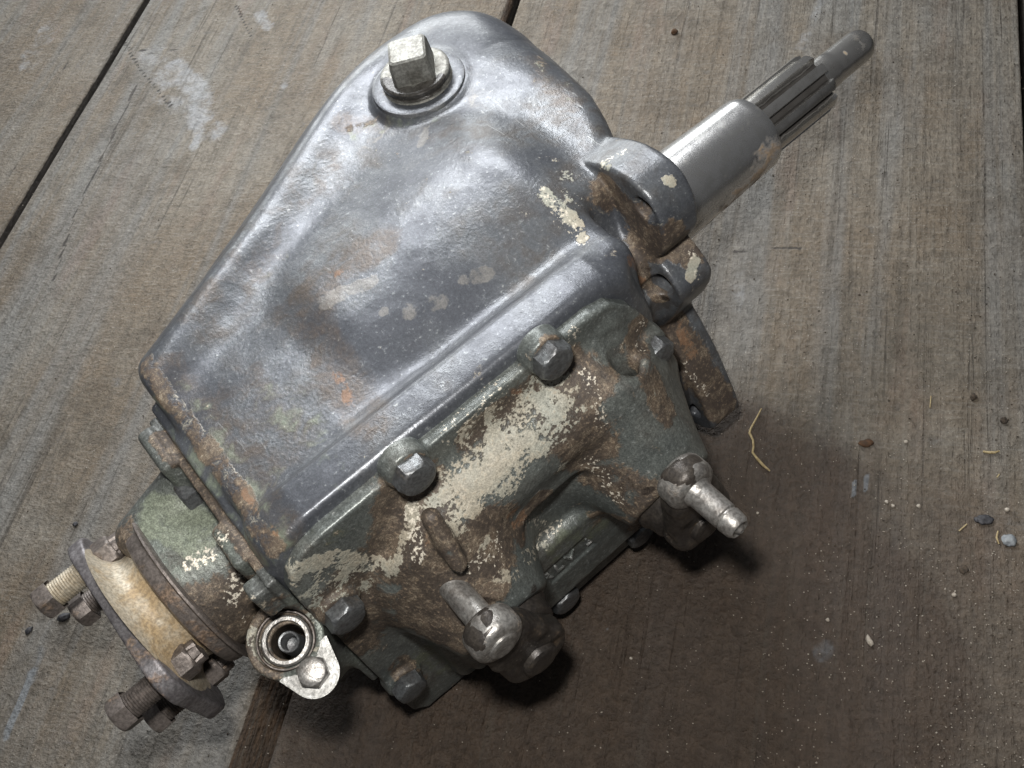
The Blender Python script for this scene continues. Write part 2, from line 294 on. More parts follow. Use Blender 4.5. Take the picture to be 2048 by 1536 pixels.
# ------------------------------------------------------------------ floor
def gapx(px1, py1, px2, py2):
    a = P(px1, py1); b = P(px2, py2); return a, b
PD = P(1030, 0) - P(520, 1536); PD /= np.linalg.norm(PD); PX = np.array([PD[1], -PD[0], 0])   # along, across
def across(px, py): return float(P(px, py) @ PX)
g1 = .5 * (across(293, 0) + across(0, 485)); g2 = .5 * (across(1024, 0) + across(512, 1536)); g3 = across(2046, 20)
floor = link("floor", mesh_py("floor", [(-2, -2, -.06), (2, -2, -.06), (2, 2, -.06), (-2, 2, -.06)], [(0, 1, 2, 3)], None), M['void'])
tag(floor, kind='structure')
def plank(x0, x1, z, y0=-.75, y1=.95, step=.003, chamL=.0015, chamR=.0015, wane=None):
    xs = np.linspace(x0, x1, max(4, int((x1 - x0) / step))); ys = np.arange(y0, y1, step * 1.3)
    # fine edge columns
    xs = np.concatenate([[x0, x0 + chamL * .4, x0 + chamL], xs[1:-1][(xs[1:-1] > x0 + .004) & (xs[1:-1] < x1 - max(.004, (wane or 0) + .001))], [x1 - chamR, x1 - chamR * .4, x1]])
    if wane:
        xs = np.sort(np.unique(np.concatenate([xs, np.linspace(x1 - wane, x1, 8)])))
    X, Y = np.meshgrid(xs, ys, indexing='ij'); p = np.stack([X.ravel(), Y.ravel(), np.zeros(X.size)], 1)
    n = .0005 * vnoise(p * np.array([1, .15, 1]), 60, 3) + .0004 * vnoise(p, 25, 5) + .0002 * vnoise(p * np.array([1, .1, 1]), 300, 9)
    Z = z + n.reshape(X.shape)
    eL = np.clip((xs - x0) / chamL, 0, 1); eR = np.clip((x1 - xs) / chamR, 0, 1)
    Z = Z - (.0016 * (1 - np.sqrt(1 - (1 - eL) ** 2)))[:, None] - (.0016 * (1 - np.sqrt(1 - (1 - eR) ** 2)))[:, None]
    wv = None
    if wane:
        ed = (x1 - X); wid = wane * np.clip(.25 + .75 * (0.35 - Y) / .75, .12, 1.0) * (1 + .25 * vnoise(p * np.array([0, 1, 0]), 22, 4).reshape(X.shape))
        t = np.clip(1 - ed / wid, 0, 1); Z = Z - .020 * np.clip(wid / wane, 0, 1) * t; wv = (t > .02).astype(np.float32)
    # relief: edge jitter of plank sides
    nx, ny = X.shape; idx = np.arange(nx * ny).reshape(nx, ny)
    v = np.stack([X, Y, Z], -1).reshape(-1, 3)
    f = np.stack([idx[:-1, :-1], idx[1:, :-1], idx[1:, 1:], idx[:-1, 1:]], -1).reshape(-1, 4)
    nb = len(v)
    loop = list(idx[:, 0]) + list(idx[-1, 1:]) + list(idx[-2::-1, -1]) + list(idx[0, -2:0:-1])
    low = v[loop].copy(); low2 = low.copy(); low[:, 2] -= .0012; low2[:, 2] = z - .045; v = np.concatenate([v, low, low2])
    k = np.arange(len(loop)); k2 = (k + 1) % len(loop); lp = np.array(loop)
    n2 = nb + len(loop); f = np.concatenate([f, np.stack([lp[k2], lp[k], nb + k, nb + k2], -1), np.stack([nb + k2, nb + k, n2 + k, n2 + k2], -1)])
    me = mesh_np("plank", v, f); o = link("plank", me, M['wood'], floor)
    o.matrix_parent_inverse = Matrix.Identity(4)
    ang = math.atan2(PX[1], PX[0]); o.rotation_euler = (0, 0, ang)
    world = v[:, :1] * PX + v[:, 1:2] * PD + v[:, 2:] * np.array([0, 0, 1.0])
    a = me.attributes.new("crack_gap_shade", 'FLOAT', 'POINT'); val = np.zeros(len(v), np.float32); val[nb:] = 2; a.data.foreach_set("value", val)  # plank sides below the edge coloured near-black to paint in gap shade
    if wv is not None:
        a = me.attributes.new("brown", 'FLOAT', 'POINT'); val = np.zeros(len(v), np.float32); val[:len(wv.ravel())] = wv.ravel(); a.data.foreach_set("value", val)
    return o, world
gw = .0034
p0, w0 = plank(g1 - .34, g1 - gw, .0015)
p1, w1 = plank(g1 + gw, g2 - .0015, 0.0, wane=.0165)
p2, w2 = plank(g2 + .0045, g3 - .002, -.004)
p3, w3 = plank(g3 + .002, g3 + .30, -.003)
stain(p0, [("crack_gap_shade", 5, [(0, 380), (70, 255), (130, 130), (160, 60)], .6), ("lime", 60, [(60, 120), (90, 60)], .4), ("blue", 30, [(30, 250), (60, 200)], .4)], w0)
stain(p1, [("lime", 45, [(345, 130), (400, 190), (395, 240)], .8), ("lime", 18, [(400, 250), (385, 290)], .9), ("lime", 16, [(565, 170)], .7), ("lime", 22, [(520, 20), (530, 50)], .7), ("lime", 60, [(330, 180), (300, 110), (420, 260)], .5),
           ("crack_gap_shade", 5, [(248, 82), (275, 130), (335, 210)], .95), ("crack_gap_shade", 5, [(250, 85), (300, 102), (385, 90)], .7), ("crack_gap_shade", 7, [(270, 165), (215, 290), (150, 420), (100, 560)], .75), ("crack_gap_shade", 8, [(470, 10), (500, 70)], .9), ("brown", 10, [(475, 8), (480, 30)], .6),
           ("blue", 12, [(60, 1350), (10, 1480)], .8), ("blue", 16, [(90, 1290), (60, 1360)], .5), ("blue", 30, [(40, 1010), (120, 1000)], .25), ("crack_gap_shade", 4, [(0, 1000), (80, 1000)], .4)], w1)
stain(p2, [("oil_shade", 420, [(900, 1480), (1250, 1300), (1500, 1350)], 1.0), ("oil_shade", 220, [(1560, 1020), (1450, 950)], .75), ("oil_shade", 300, [(1800, 1150), (1900, 1500)], .50), ("crack_gap_shade", 6, [(1590, 10), (1550, 150)], .5), ("lime", 16, [(1640, 0), (1600, 90)], .4), ("crack_gap_shade", 5, [(1470, 500), (1560, 495), (1600, 490)], .7),  # oil blobs also paint in shade; the last dims the lower-right floor
           ("blue", 6, [(1707, 965), (1703, 990)], .95), ("blue", 6, [(1737, 950), (1728, 980)], .95), ("blue", 24, [(1650, 1290), (1645, 1300)], .5), ("blue", 60, [(1420, 1380), (1400, 1450)], .30), ("blue", 10, [(1208, 1250)], .6),
           ("crack_gap_shade", 8, [(1520, 640), (1490, 780)], .5), ("lime", 20, [(1480, 560), (1475, 620)], .35), ("brown", 16, [(1530, 1340), (1540, 1480)], .42), ("brown", 50, [(1680, 600), (1720, 720)], .22)], w2)

# ------------------------------------------------------------------ SDF toolkit (arrays broadcast over an open grid)
def smin(a, b, k): h = np.clip(.5 + .5 * (b - a) / k, 0, 1); return b + (a - b) * h - k * h * (1 - h)
def smax(a, b, k): return -smin(-a, -b, k)
class Vol:
    def __init__(s, lo, hi, h):
        s.lo = np.array(lo, float); s.h = h; n = np.ceil((np.array(hi) - s.lo) / h).astype(int) + 1
        s.ax = [(s.lo[i] + np.arange(n[i]) * h).astype(np.float32) for i in range(3)]
        s.D = np.full(n, .05, np.float32)
    def win(s, c0, c1):
        sl = []
        for i in range(3):
            a = int(np.clip(np.floor((min(c0[i], c1[i]) - s.lo[i]) / s.h), 0, len(s.ax[i]) - 1)); b = int(np.clip(np.ceil((max(c0[i], c1[i]) - s.lo[i]) / s.h) + 1, a + 1, len(s.ax[i])))
            sl.append(slice(a, b))
        return tuple(sl)
    def g(s, w): return (s.ax[0][w[0]][:, None, None], s.ax[1][w[1]][None, :, None], s.ax[2][w[2]][None, None, :])
    def full(s): return tuple(slice(0, len(a)) for a in s.ax)
    def add(s, w, d, k=.002): s.D[w] = smin(s.D[w], d.astype(np.float32), k)
    def cut(s, w, d, k=.001): s.D[w] = smax(s.D[w], -d.astype(np.float32), k)
    def box(s, lo, hi, r=.003, k=.002, cut=False, m=.02):
        lo, hi = np.array(lo), np.array(hi); w = s.win(lo - m, hi + m); x, y, z = s.g(w); c = (lo + hi) / 2; e = (hi - lo) / 2 - r
        q = [np.abs(v - c[i]) - e[i] for i, v in enumerate((x, y, z))]
        d = np.sqrt(np.maximum(q[0], 0) ** 2 + np.maximum(q[1], 0) ** 2 + np.maximum(q[2], 0) ** 2) + np.minimum(np.maximum(np.maximum(q[0], q[1]), q[2]), 0) - r
        (s.cut if cut else s.add)(w, d, k)
    def cone(s, a, b, ra, rb, r=.002, k=.003, cut=False, m=.03):
        a, b = np.array(a, float), np.array(b, float); R = max(ra, rb) + m; w = s.win(np.minimum(a, b) - R, np.maximum(a, b) + R); x, y, z = s.g(w)
        ax = b - a; L = np.linalg.norm(ax); ax = ax / L
        t = (x - a[0]) * ax[0] + (y - a[1]) * ax[1] + (z - a[2]) * ax[2]
        rr = np.sqrt(np.maximum((x - a[0]) ** 2 + (y - a[1]) ** 2 + (z - a[2]) ** 2 - t * t, 0))
        cs = math.cos(math.atan2(abs(rb - ra), L)); rad = (ra + (rb - ra) * np.clip(t / L, 0, 1))
        q0 = (rr - rad) * cs + r; q1 = np.abs(t - L / 2) - L / 2 + r
        d = np.sqrt(np.maximum(q0, 0) ** 2 + np.maximum(q1, 0) ** 2) + np.minimum(np.maximum(q0, q1), 0) - r
        (s.cut if cut else s.add)(w, d, k)
    def caps(s, a, b, ra, rb=None, k=.004, cut=False, m=.02):
        rb = ra if rb is None else rb; a, b = np.array(a, float), np.array(b, float); R = max(ra, rb) + m; w = s.win(np.minimum(a, b) - R, np.maximum(a, b) + R); x, y, z = s.g(w)
        ab = b - a; L2 = max(ab @ ab, 1e-12); t = np.clip(((x - a[0]) * ab[0] + (y - a[1]) * ab[1] + (z - a[2]) * ab[2]) / L2, 0, 1)
        d = np.sqrt((x - a[0] - t * ab[0]) ** 2 + (y - a[1] - t * ab[1]) ** 2 + (z - a[2] - t * ab[2]) ** 2) - (ra + (rb - ra) * t)
        (s.cut if cut else s.add)(w, d, k)
    def prism(s, poly, axis, lo, hi, r=.003, k=.002, cut=False, rr=0.0):
        """polygon in the two other axes (in u,s,z order), extruded along axis; rr rounds the outline"""
        oth = [i for i in range(3) if i != axis]; a0, a1 = s.ax[oth[0]], s.ax[oth[1]]
        d2 = poly_sdf(np.array(poly, float), a0[:, None], a1[None, :])
        if rr: d2 = round2(d2, rr, poly, a0, a1)
        t = s.ax[axis]; q1 = np.abs(t - (lo + hi) / 2) - (hi - lo) / 2 + r
        d2 = np.expand_dims(d2, axis) + r; sh = [1, 1, 1]; sh[axis] = len(t); q1 = q1.reshape(sh)
        d = np.sqrt(np.maximum(d2, 0) ** 2 + np.maximum(q1, 0) ** 2) + np.minimum(np.maximum(d2, q1), 0) - r
        w = s.full(); (s.cut if cut else s.add)(w, d, k)
    def mesh(s, name, rough=.00025, seed=1):
        import openvdb
        s.D[0] = s.D[-1] = .01; s.D[:, 0] = s.D[:, -1] = .01; s.D[:, :, 0] = s.D[:, :, -1] = .01
        g = openvdb.FloatGrid(.01); g.copyFromArray(s.D); v, q = g.convertToQuads()
        v = s.lo + v.astype(np.float64) * s.h; v[:, 1] *= -1
        a, b, c = v[q[:, 0]], v[q[:, 1]], v[q[:, 2]]; c4 = v[q[:, 3]]
        vol = np.einsum('ij,ij->', a, np.cross(b, c)) + np.einsum('ij,ij->', a, np.cross(c, c4))
        if vol < 0: q = q[:, ::-1]
        nn = np.zeros_like(v); fn = np.cross(b - a, c - a) * (1 if vol > 0 else -1)
        for i in range(4): np.add.at(nn, q[:, i], fn)
        nn /= np.maximum(np.linalg.norm(nn, axis=1), 1e-12)[:, None]
        v = v + nn * (rough * (vnoise(v, 160, seed) * .6 + vnoise(v, 60, seed + 1) * 1.0))[:, None]
        s.D = None
        return mesh_np(name, v, q)
def poly_sdf(pg, x, y):
    d = np.full(np.broadcast(x, y).shape, 1e9); sg = np.ones_like(d); n = len(pg)
    for i in range(n):
        a, b = pg[i], pg[i - 1]; e = b - a; wx, wy = x - a[0], y - a[1]; t = np.clip((wx * e[0] + wy * e[1]) / (e @ e), 0, 1)
        d = np.minimum(d, (wx - e[0] * t) ** 2 + (wy - e[1] * t) ** 2)
        c1 = (y >= a[1]) & (y < b[1]) & (e[0] * wy > e[1] * wx) if False else None
        cond = np.stack(np.broadcast_arrays(y >= a[1], y < b[1], e[0] * wy > e[1] * wx))
        flip = cond.all(0) | (~cond).all(0); sg = np.where(flip, -sg, sg)
    return sg * np.sqrt(d)
def catmull(pts, n=6):
    p = np.array(pts, float); N = len(p); out = []
    for i in range(N):
        p0, p1, p2, p3 = p[i - 1], p[i], p[(i + 1) % N], p[(i + 2) % N]
        for t in np.linspace(0, 1, n, endpoint=False):
            out.append(.5 * (2 * p1 + (p2 - p0) * t + (2 * p0 - 5 * p1 + 4 * p2 - p3) * t * t + (3 * p1 - p0 - 3 * p2 + p3) * t ** 3))
    return np.array(out)
def round2(d2, rr, poly, a0, a1):
    from math import pi
    return d2

# ------------------------------------------------------------------ lathe, bolts
def frame(axis):
    a = Vector(axis).normalized(); q = Vector((0, 0, 1)).rotation_difference(a); return q.to_matrix().to_4x4()
def lathe(name, prof, mat, parent, origin, axis, segs=64, dense=0.0, sharp=40, rfun=None, open_=False):
    """prof: (axial, radius); origin/axis in (u,s,z)"""
    pr = [prof[0]]
    for a, b in zip(prof[:-1], prof[1:]):
        n = max(1, int(math.hypot(b[0] - a[0], b[1] - a[1]) / dense)) if dense else 1
        for i in range(1, n + 1): pr.append((a[0] + (b[0] - a[0]) * i / n, a[1] + (b[1] - a[1]) * i / n))
    v = []; f = []
    mt = Matrix.Translation(lc(*origin)) @ frame(lc(*axis))
    for (t, r) in pr:
        for k in range(segs):
            th = 2 * math.pi * k / segs; R = r if rfun is None else rfun(t, r, th)
            v.append(mt @ Vector((R * math.cos(th), R * math.sin(th), t)))
    for i in range(len(pr) - 1):
        for k in range(segs):
            k2 = (k + 1) % segs; f.append((i * segs + k, i * segs + k2, (i + 1) * segs + k2, (i + 1) * segs + k))
    if pr[0][1] > 1e-6 and not open_: f.append(tuple(range(segs))[::-1])
    if pr[-1][1] > 1e-6 and not open_: f.append(tuple((len(pr) - 1) * segs + k for k in range(segs)))
    return link(name, mesh_py(name, v, f, sharp), mat, parent)
def hexr(AF, th): return AF / 2 / math.cos((th % (math.pi / 3)) - math.pi / 6)
def hex_mesh(AF, h, name="bolt", dome=.0012, wash=0.0):
    segs = 48; rings = []
    if wash: rings += [(0, lambda t: wash), (.0012, lambda t: wash)]
    z0 = .0012 if wash else 0.0
    rings += [(z0, lambda t: hexr(AF, t) * .985), (z0 + .0004, lambda t: hexr(AF, t)), (h - .0018, lambda t: hexr(AF, t)), (h - .0011, lambda t: min(hexr(AF, t), AF * .545)), (h - .0002, lambda t: AF * .487), (h, lambda t: AF * .46), (h + dome * .3, lambda t: AF * .25)]
    v = []; f = []
    for z, fn in rings:
        for k in range(segs):
            th = 2 * math.pi * k / segs; r = fn(th); v.append((r * math.cos(th), r * math.sin(th), z))
    for i in range(len(rings) - 1):
        for k in range(segs): k2 = (k + 1) % segs; f.append((i * segs + k, i * segs + k2, (i + 1) * segs + k2, (i + 1) * segs + k))
    f.append(tuple((len(rings) - 1) * segs + k for k in range(segs)))
    return mesh_py(name, v, f, 28)
def put(name, me, mat, parent, origin, axis, spin=0.0):
    o = link(name, me, mat, parent); m = Matrix.Translation(lc(*origin)) @ frame(lc(*axis)) @ Matrix.Rotation(spin, 4, 'Z'); o.matrix_local = m; return o

# ------------------------------------------------------------------ gearbox
gear = bpy.data.objects.new("gearbox", None); COL.objects.link(gear); gear.empty_display_size = .05
gear.location = tuple(OO); gear.rotation_euler = (0, 0, math.atan2(UU[1], UU[0]))
tag(gear, "old grey painted cast iron manual gearbox with rusty side cover lying on the plank floor", "gearbox")
AXS, AXZ = -.068, .132

# --- housing
H = Vol((-.022, -.252, -.004), (.284, .030, .240), .00115)
plan = catmull([(-.09, -.106), (-.045, -.129), (0, -.153), (.045, -.177), (.0925, -.199), (.150, -.226), (.195, -.239), (.240, -.236), (.266, -.210), (.269, -.172), (.257, -.126), (.243, -.084), (.228, -.058), (.204, -.030), (.190, -.012)], 5)
plan = np.concatenate([plan[:-5], np.array([(.190, -.012), (.182, -.0072), (-.09, -.0072)])])
u_, s_ = H.ax[0][:, None], H.ax[1][None, :]
d2 = poly_sdf(plan, u_, s_)
zt = .2005 + 0 * u_ + 0 * s_
far = np.clip((-s_ - .075) / .04, 0, 1) * np.clip((.215 - u_) / .05, 0, 1)
zt = zt + .0085 * np.exp(-(((u_ - .212) / .075) ** 2 + ((s_ + .165) / .060) ** 2))
zt = zt + .0048 * np.exp(-((d2 + .030) / .012) ** 2) * far - .0025 * np.exp(-((d2 + .060) / .022) ** 2) * far - .003 * np.exp(-((s_ + .036) / .012) ** 2) * np.clip((u_ - .05) / .05, 0, 1)                     # shoulder line on the far side
kk = .012 + .034 * np.clip((-s_ - .10) / .06, 0, 1) + 0 * u_                                              # softer edge on the far side
x, y, z = H.g(H.full())
a = d2[:, :, None].astype(np.float32); b = (z - zt[:, :, None]).astype(np.float32); k3 = kk[:, :, None].astype(np.float32)
H.D = smax(a, b, k3).astype(np.float32)
H.D = smax(H.D, (-.003 - x).astype(np.float32) + 0 * H.D, .007).astype(np.float32)
# closed bottom
H.D = np.maximum(H.D, (.002 - z))
# barrel of the gear case, concentric with the main shaft
H.cone((.062, AXS - .020, AXZ - .004), (.206, AXS - .026, AXZ), .070, .0835, .026, .016, m=.04)
# end wall rib behind plug, flank groove by the cover flange
# flange pad towards the cover, with its raised rim
pad = [(-.002, .002), (-.0075, .012), (-.0078, .04), (-.0066, .118), (-.0062, .168), (-.0056, .188), (-.0010, .1975), (.007, .2035), (.017, .2062), (.066, .2055), (.160, .2035), (.172, .2005), (.182, .190), (.1955, .158), (.203, .010), (.203, .002)]
H.prism(pad, 1, -.0240, -.0068, .0022, .013)
# plug boss
pc = plane_z(838, 166, .2085)
H.cone((pc[0], pc[1], .150), (pc[0], pc[1], .2080), .0270, .0252, .0015, .004)
# front flange with ears and bores
fl = [(-.120, .006), (-.135, .05), (-.125, .14), (-.105, .172), (-.075, .197), (-.052, .2085), (-.042, .2115), (-.030, .2120), (-.020, .2085), (-.0135, .197), (-.0135, .1795), (-.0190, .1690), (-.0225, .1655), (-.014, .160), (-.0068, .1525), (-.0075, .144), (-.014, .128), (-.0235, .1130), (-.0240, .108), (-.018, .100), (-.005, .076), (.0062, .045), (.0062, .039), (.000, .032), (-.015, .025), (-.06, .008)]
H.box((.197, -.046, .085), (.240, .03, .235), .004, .010, cut=True)
def chaikin(p, a=.2):
    p = np.array(p, float); q = np.roll(p, -1, 0); return np.stack([p * (1 - a) + q * a, p * a + q * (1 - a)], 1).reshape(-1, 2)
H.prism(chaikin(chaikin(fl, .2), .25), 0, .2125, .2335, .0016, .0016)
H.cone((.19, AXS + .004, AXZ + .005), (.225, AXS, AXZ + .0), .046, .042, .004, .012)
for (px, py, r) in ((1289, 419, .0064), (1327, 567, .0062), (1388, 819, .0052)):
    c = plane_u(px, py, .2125); H.cone((.200, c[1], c[2]), (.245, c[1], c[2]), r, r, .0008, .0008, cut=True)
# raised casting scars on the top
# rear bearing boss
H.cone((-.007, AXS, AXZ), (.02, AXS, AXZ), .066, .066, .002, .003)
H.box((-.0075, -.118, .07), (.004, -.006, .1915), .0025, .002)
hm = H.mesh("housing", .00015, 3)
housing = link("housing", hm, M['paint'], gear)
stain(housing, [
    ("film", 42, [(640, 575), (620, 640), (650, 700), (690, 760), (735, 830)], .72), ("film", 40, [(760, 480), (700, 520), (640, 545), (580, 620)], .66), ("orange", 10, [(650, 548), (680, 540)], .52), ("orange", 12, [(670, 745), (690, 780), (715, 825)], .56), ("film", 30, [(650, 330), (560, 430), (450, 560)], .35), ("film", 26, [(690, 240), (760, 245)], .6),
    ("bare", 16, [(645, 598), (700, 575), (745, 558)], .80), ("bare", 16, [(930, 550), (965, 543)], .78), ("bare", 10, [(765, 618)], .8), ("bare", 18, [(820, 612), (885, 595)], .58), ("bare", 13, [(700, 300), (760, 265)], .42),
    ("beige", 14, [(1090, 380), (1150, 440), (1160, 470)], .62), ("beige", 16, [(1140, 350), (1150, 400)], .35), ("beige", 9, [(1340, 358), (1350, 366)], .85), ("beige", 8, [(1205, 320), (1210, 335)], .7), ("beige", 11, [(1395, 520), (1385, 555)], .8), ("bare", 13, [(948, 195), (952, 230)], .5), ("bare", 9, [(855, 250), (838, 285)], .45),
    ("green", 34, [(860, 215), (770, 230), (720, 260)], .45), ("green", 50, [(560, 850), (540, 800), (620, 860)], .42), ("green", 60, [(330, 810), (420, 940), (520, 1080)], .5), ("green", 30, [(600, 470), (540, 560)], .3), ("green", 30, [(1060, 90), (1120, 150), (1190, 240)], .3), ("green", 55, [(560, 960), (650, 940)], .32),
    ("rust", 20, [(290, 715), (340, 790), (400, 870), (470, 970), (540, 1095)], .70), ("film", 40, [(330, 740), (380, 800), (470, 930), (550, 1060)], .6), ("film", 60, [(480, 780), (560, 880)], .5), ("film", 50, [(420, 620), (520, 500)], .4), ("green", 40, [(380, 560), (520, 400)], .25), ("film", 30, [(1060, 110), (1150, 220)], .45), ("orange", 9, [(475, 970), (545, 1060)], .5), ("rust", 12, [(460, 600), (400, 650)], .25),
    ("rust", 40, [(1220, 390), (1260, 430), (1300, 500)], .95), ("rust", 35, [(1330, 480), (1380, 500)], .9), ("rust", 40, [(1350, 660), (1400, 740), (1450, 820)], .95), ("rust", 16, [(1270, 500), (1290, 560), (1320, 600)], .95), ("orange", 12, [(1265, 520), (1290, 570)], .75), ("orange", 22, [(1365, 660), (1390, 710)], .55),
    ("chips", 16, [(1090, 380), (1170, 480)], .45), ("chips", 10, [(1360, 730), (1420, 790)], .45), ("chips", 12, [(1200, 320), (1240, 300)], .5), ("chips", 10, [(1390, 500), (1400, 560)], .4), ("grease", 14, [(1290, 535), (1330, 600)], .5), ("grease", 18, [(1320, 480), (1400, 460)], .4),
    ("grease", 10, [(800, 215), (870, 190)], .5), ("rust", 10, [(750, 235), (700, 250)], .5), ("rust", 14, [(1060, 95), (1100, 130)], .35), ("rust", 8, [(790, 300), (800, 310)], .35), ("rust", 30, [(1180, 350), (1200, 420)], .4)])

# --- drain plug (square head)
def sq_plug():
    e = Vector(lc(*plane_z(852, 144, .215))) - Vector(lc(*plane_z(767, 166, .215))); ang = math.atan2(e.y, e.x)
    base = lathe("plug_washer", [(0, .0), (0, .0238), (.0016, .0244), (.0030, .0240), (.0034, .0228), (.0034, .0150), (.0034, 0)], M['paint'], plug, (pc[0], pc[1], .2070), (0, 0, 1), 72, .0025)
    th = [(0, .0172)]
    for i in range(2): th += [(.0006 + i * .0016, .0180), (.0012 + i * .0016, .0170)]
    th += [(.0040, .0178), (.0062, .0180), (.0070, .0170), (.0072, 0)]
    lathe("plug_collar", th, M['plug'], plug, (pc[0], pc[1], .2098), (0, 0, 1), 72, .0012)
    bm = bmesh.new(); a = .0100
    rings = [(.0070, a * 1.06), (.0172, a), (.0196, a * .93), (.0203, a * .82)]; vs = []
    for z, h in rings:
        c = h * .16; pts = [(h, -h + c), (h, h - c), (h - c, h), (-h + c, h), (-h, h - c), (-h, -h + c), (-h + c, -h), (h - c, -h)]
        vs.append([bm.verts.new((x, y, z)) for x, y in pts])
    for A, B in zip(vs[:-1], vs[1:]):
        for i in range(8): bm.faces.new((A[i], A[(i + 1) % 8], B[(i + 1) % 8], B[i]))
    bm.faces.new(vs[-1]); me = bpy.data.meshes.new("plug_head"); bm.to_mesh(me); bm.free(); me.shade_smooth(); me.set_sharp_from_angle(angle=math.radians(25))
    o = link("plug_head", me, M['plug'], plug); o.matrix_local = Matrix.Translation(lc(pc[0], pc[1], .2098)) @ Matrix.Rotation(ang, 4, 'Z')
M['plug'] = steel_material("oily_plug_steel", (.24, .24, .22), (.13, .125, .11), .48, .22, (.10, .08, .06), metal=.6)
plug = bpy.data.objects.new("drain_plug", None); COL.objects.link(plug); plug.parent = gear
sq_plug()
stain(bpy.data.objects['plug_collar'], [('grease', 22, [(765, 165), (820, 195), (880, 160)], .85)])
stain(bpy.data.objects['plug_washer'], [('grease', 9, [(765, 185), (820, 205), (880, 180)], .75), ('green', 20, [(760, 215)], .5)])

# --- input shaft and bearing sleeve
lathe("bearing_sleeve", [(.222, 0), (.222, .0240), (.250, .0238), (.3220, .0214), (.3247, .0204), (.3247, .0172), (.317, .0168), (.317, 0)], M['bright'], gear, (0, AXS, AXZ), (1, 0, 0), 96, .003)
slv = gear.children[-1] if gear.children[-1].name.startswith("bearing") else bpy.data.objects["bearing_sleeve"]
stain(slv, [("rust", 44, [(1440, 440), (1550, 310)], .62), ("rust", 30, [(1420, 400), (1500, 330)], .40), ("grease", 14, [(1395, 460), (1470, 400)], .5)])  # lower-side rust also paints in the dark floor's reflection
shaft = bpy.data.objects.new("input_shaft", None); COL.objects.link(shaft); shaft.parent = gear
def splf(t, r, th):
    N = 10; ph = (th * N / (2 * math.pi) + .28) % 1.0; e = min(ph, 1 - ph)       # e: 0 centre of land
    w = 1 - min(max((e - .25) / .03, 0), 1)
    return r if r < .0145 else .0124 + (r - .0124) * w
sp = lathe("spline", [(.310, .010), (.310, .0178), (.3695, .0178), (.3720, .0168), (.3720, .0090)], M['spline'], shaft, (0, AXS, AXZ), (1, 0, 0), 400, 0, 30, splf)
_c = np.array([v.co[:] for v in sp.data.vertices]); _rad = np.hypot(_c[:, 1] + AXS, _c[:, 2] - AXZ)
_a = sp.data.attributes.new("rust", 'FLOAT', 'POINT'); _a.data.foreach_set("value", np.where(_rad < .0150, .25, .0).astype(np.float32))
_a = sp.data.attributes.new("grease", 'FLOAT', 'POINT'); _a.data.foreach_set("value", np.where(_rad < .0150, .85, .0).astype(np.float32))  # groove floors coloured dark so the lands stand out
if 0: stain(sp, [("rust", 14, [(1620, 250), (1660, 215)], .5), ("grease", 5, [(1560, 200), (1600, 175)], .3)])
lathe("pilot_tip", [(.362, .0102), (.384, .0101), (.3855, .0097), (.407, .0096), (.4105, .0089), (.4125, .0074), (.4130, 0)], M['spline'], shaft, (0, AXS, AXZ), (1, 0, 0), 64, .002)
stain(bpy.data.objects["pilot_tip"], [("rust", 12, [(1720, 100), (1740, 85)], .5), ("orange", 4, [(1690, 100), (1697, 103)], .9)])

# --- side cover
Cv = Vol((-.014, -.0085, -.003), (.222, .072, .215), .00085)
cov = [(-.001, .001), (-.0080, .012), (-.0084, .03), (-.0070, .118), (-.0064, .166), (-.0054, .184), (-.0006, .1935), (.0075, .1990), (.018, .2010), (.066, .2010), (.158, .1995), (.168, .1970), (.178, .186), (.1905, .156), (.196, .12), (.202, .012), (.198, .003), (.170, .0015), (.012, .001), (.002, .0015)]
Cv.D = np.full_like(Cv.D, .03)
Cv.prism(cov, 1, -.0060, .0014, .0014, .002)
Cv.box((.050, -.005, .0025), (.188, .0095, .0150), .002, .003)
# shallow pan and lower panel
Cv.box((.022, -.004, .018), (.186, .0115, .150), .006, .006)
Cv.box((.030, .0, .030), (.176, .0185, .092), .005, .005)
# rail barrel joining the two towers
Cv.caps((.058, -.0010, .158), (.150, -.0010, .158), .0225, .0225, .010)
Cv.box((.060, .0, .133), (.146, .0195, .158), .004, .004)
# towers
Cv.cone((.0545, -.004, .117), (.0545, .0375, .1035), .043, .0248, .0022, .012)
Cv.cone((.1540, -.004, .112), (.1525, .0415, .0985), .042, .0246, .0022, .012)
Cv.cone((.0545, -.004, .150), (.0545, .026, .118), .030, .020, .004, .010)
Cv.cone((.1540, -.004, .150), (.1530, .028, .112), .030, .020, .004, .010)
# bolt bosses
BOLTS = [(1118, 730), (840, 962), (700, 1243), (828, 1385), (1324, 717), (1287, 1075), (1138, 1208)]
bpos = []
for (px, py) in BOLTS:
    lo_ = py > 1040 and px > 1000; fs = .0185 if lo_ else .0115
    c = plane_s(px, py, fs); bpos.append((c[0], fs, c[2])); Cv.cone((c[0], -.004, c[2]), (c[0], fs - .0068, c[2]), .0104, .0099, .0013, .0025)
# ribs
def sp3(px, py, s): return plane_s(px, py, s)
Cv.caps(sp3(862, 1035, .017), sp3(918, 1128, .030), .0042, .0036, .008)
Cv.caps(sp3(1213, 660, .000), sp3(1222, 735, .006), .005, .006, .008); Cv.caps(sp3(1222, 735, .006), sp3(1270, 880, .015), .006, .008, .008)
Cv.caps(sp3(1238, 690, .009), sp3(1262, 790, .014), .0050, .0048, .008, cut=True); Cv.caps(sp3(1262, 790, .014), sp3(1310, 860, .020), .0048, .0040, .008, cut=True)
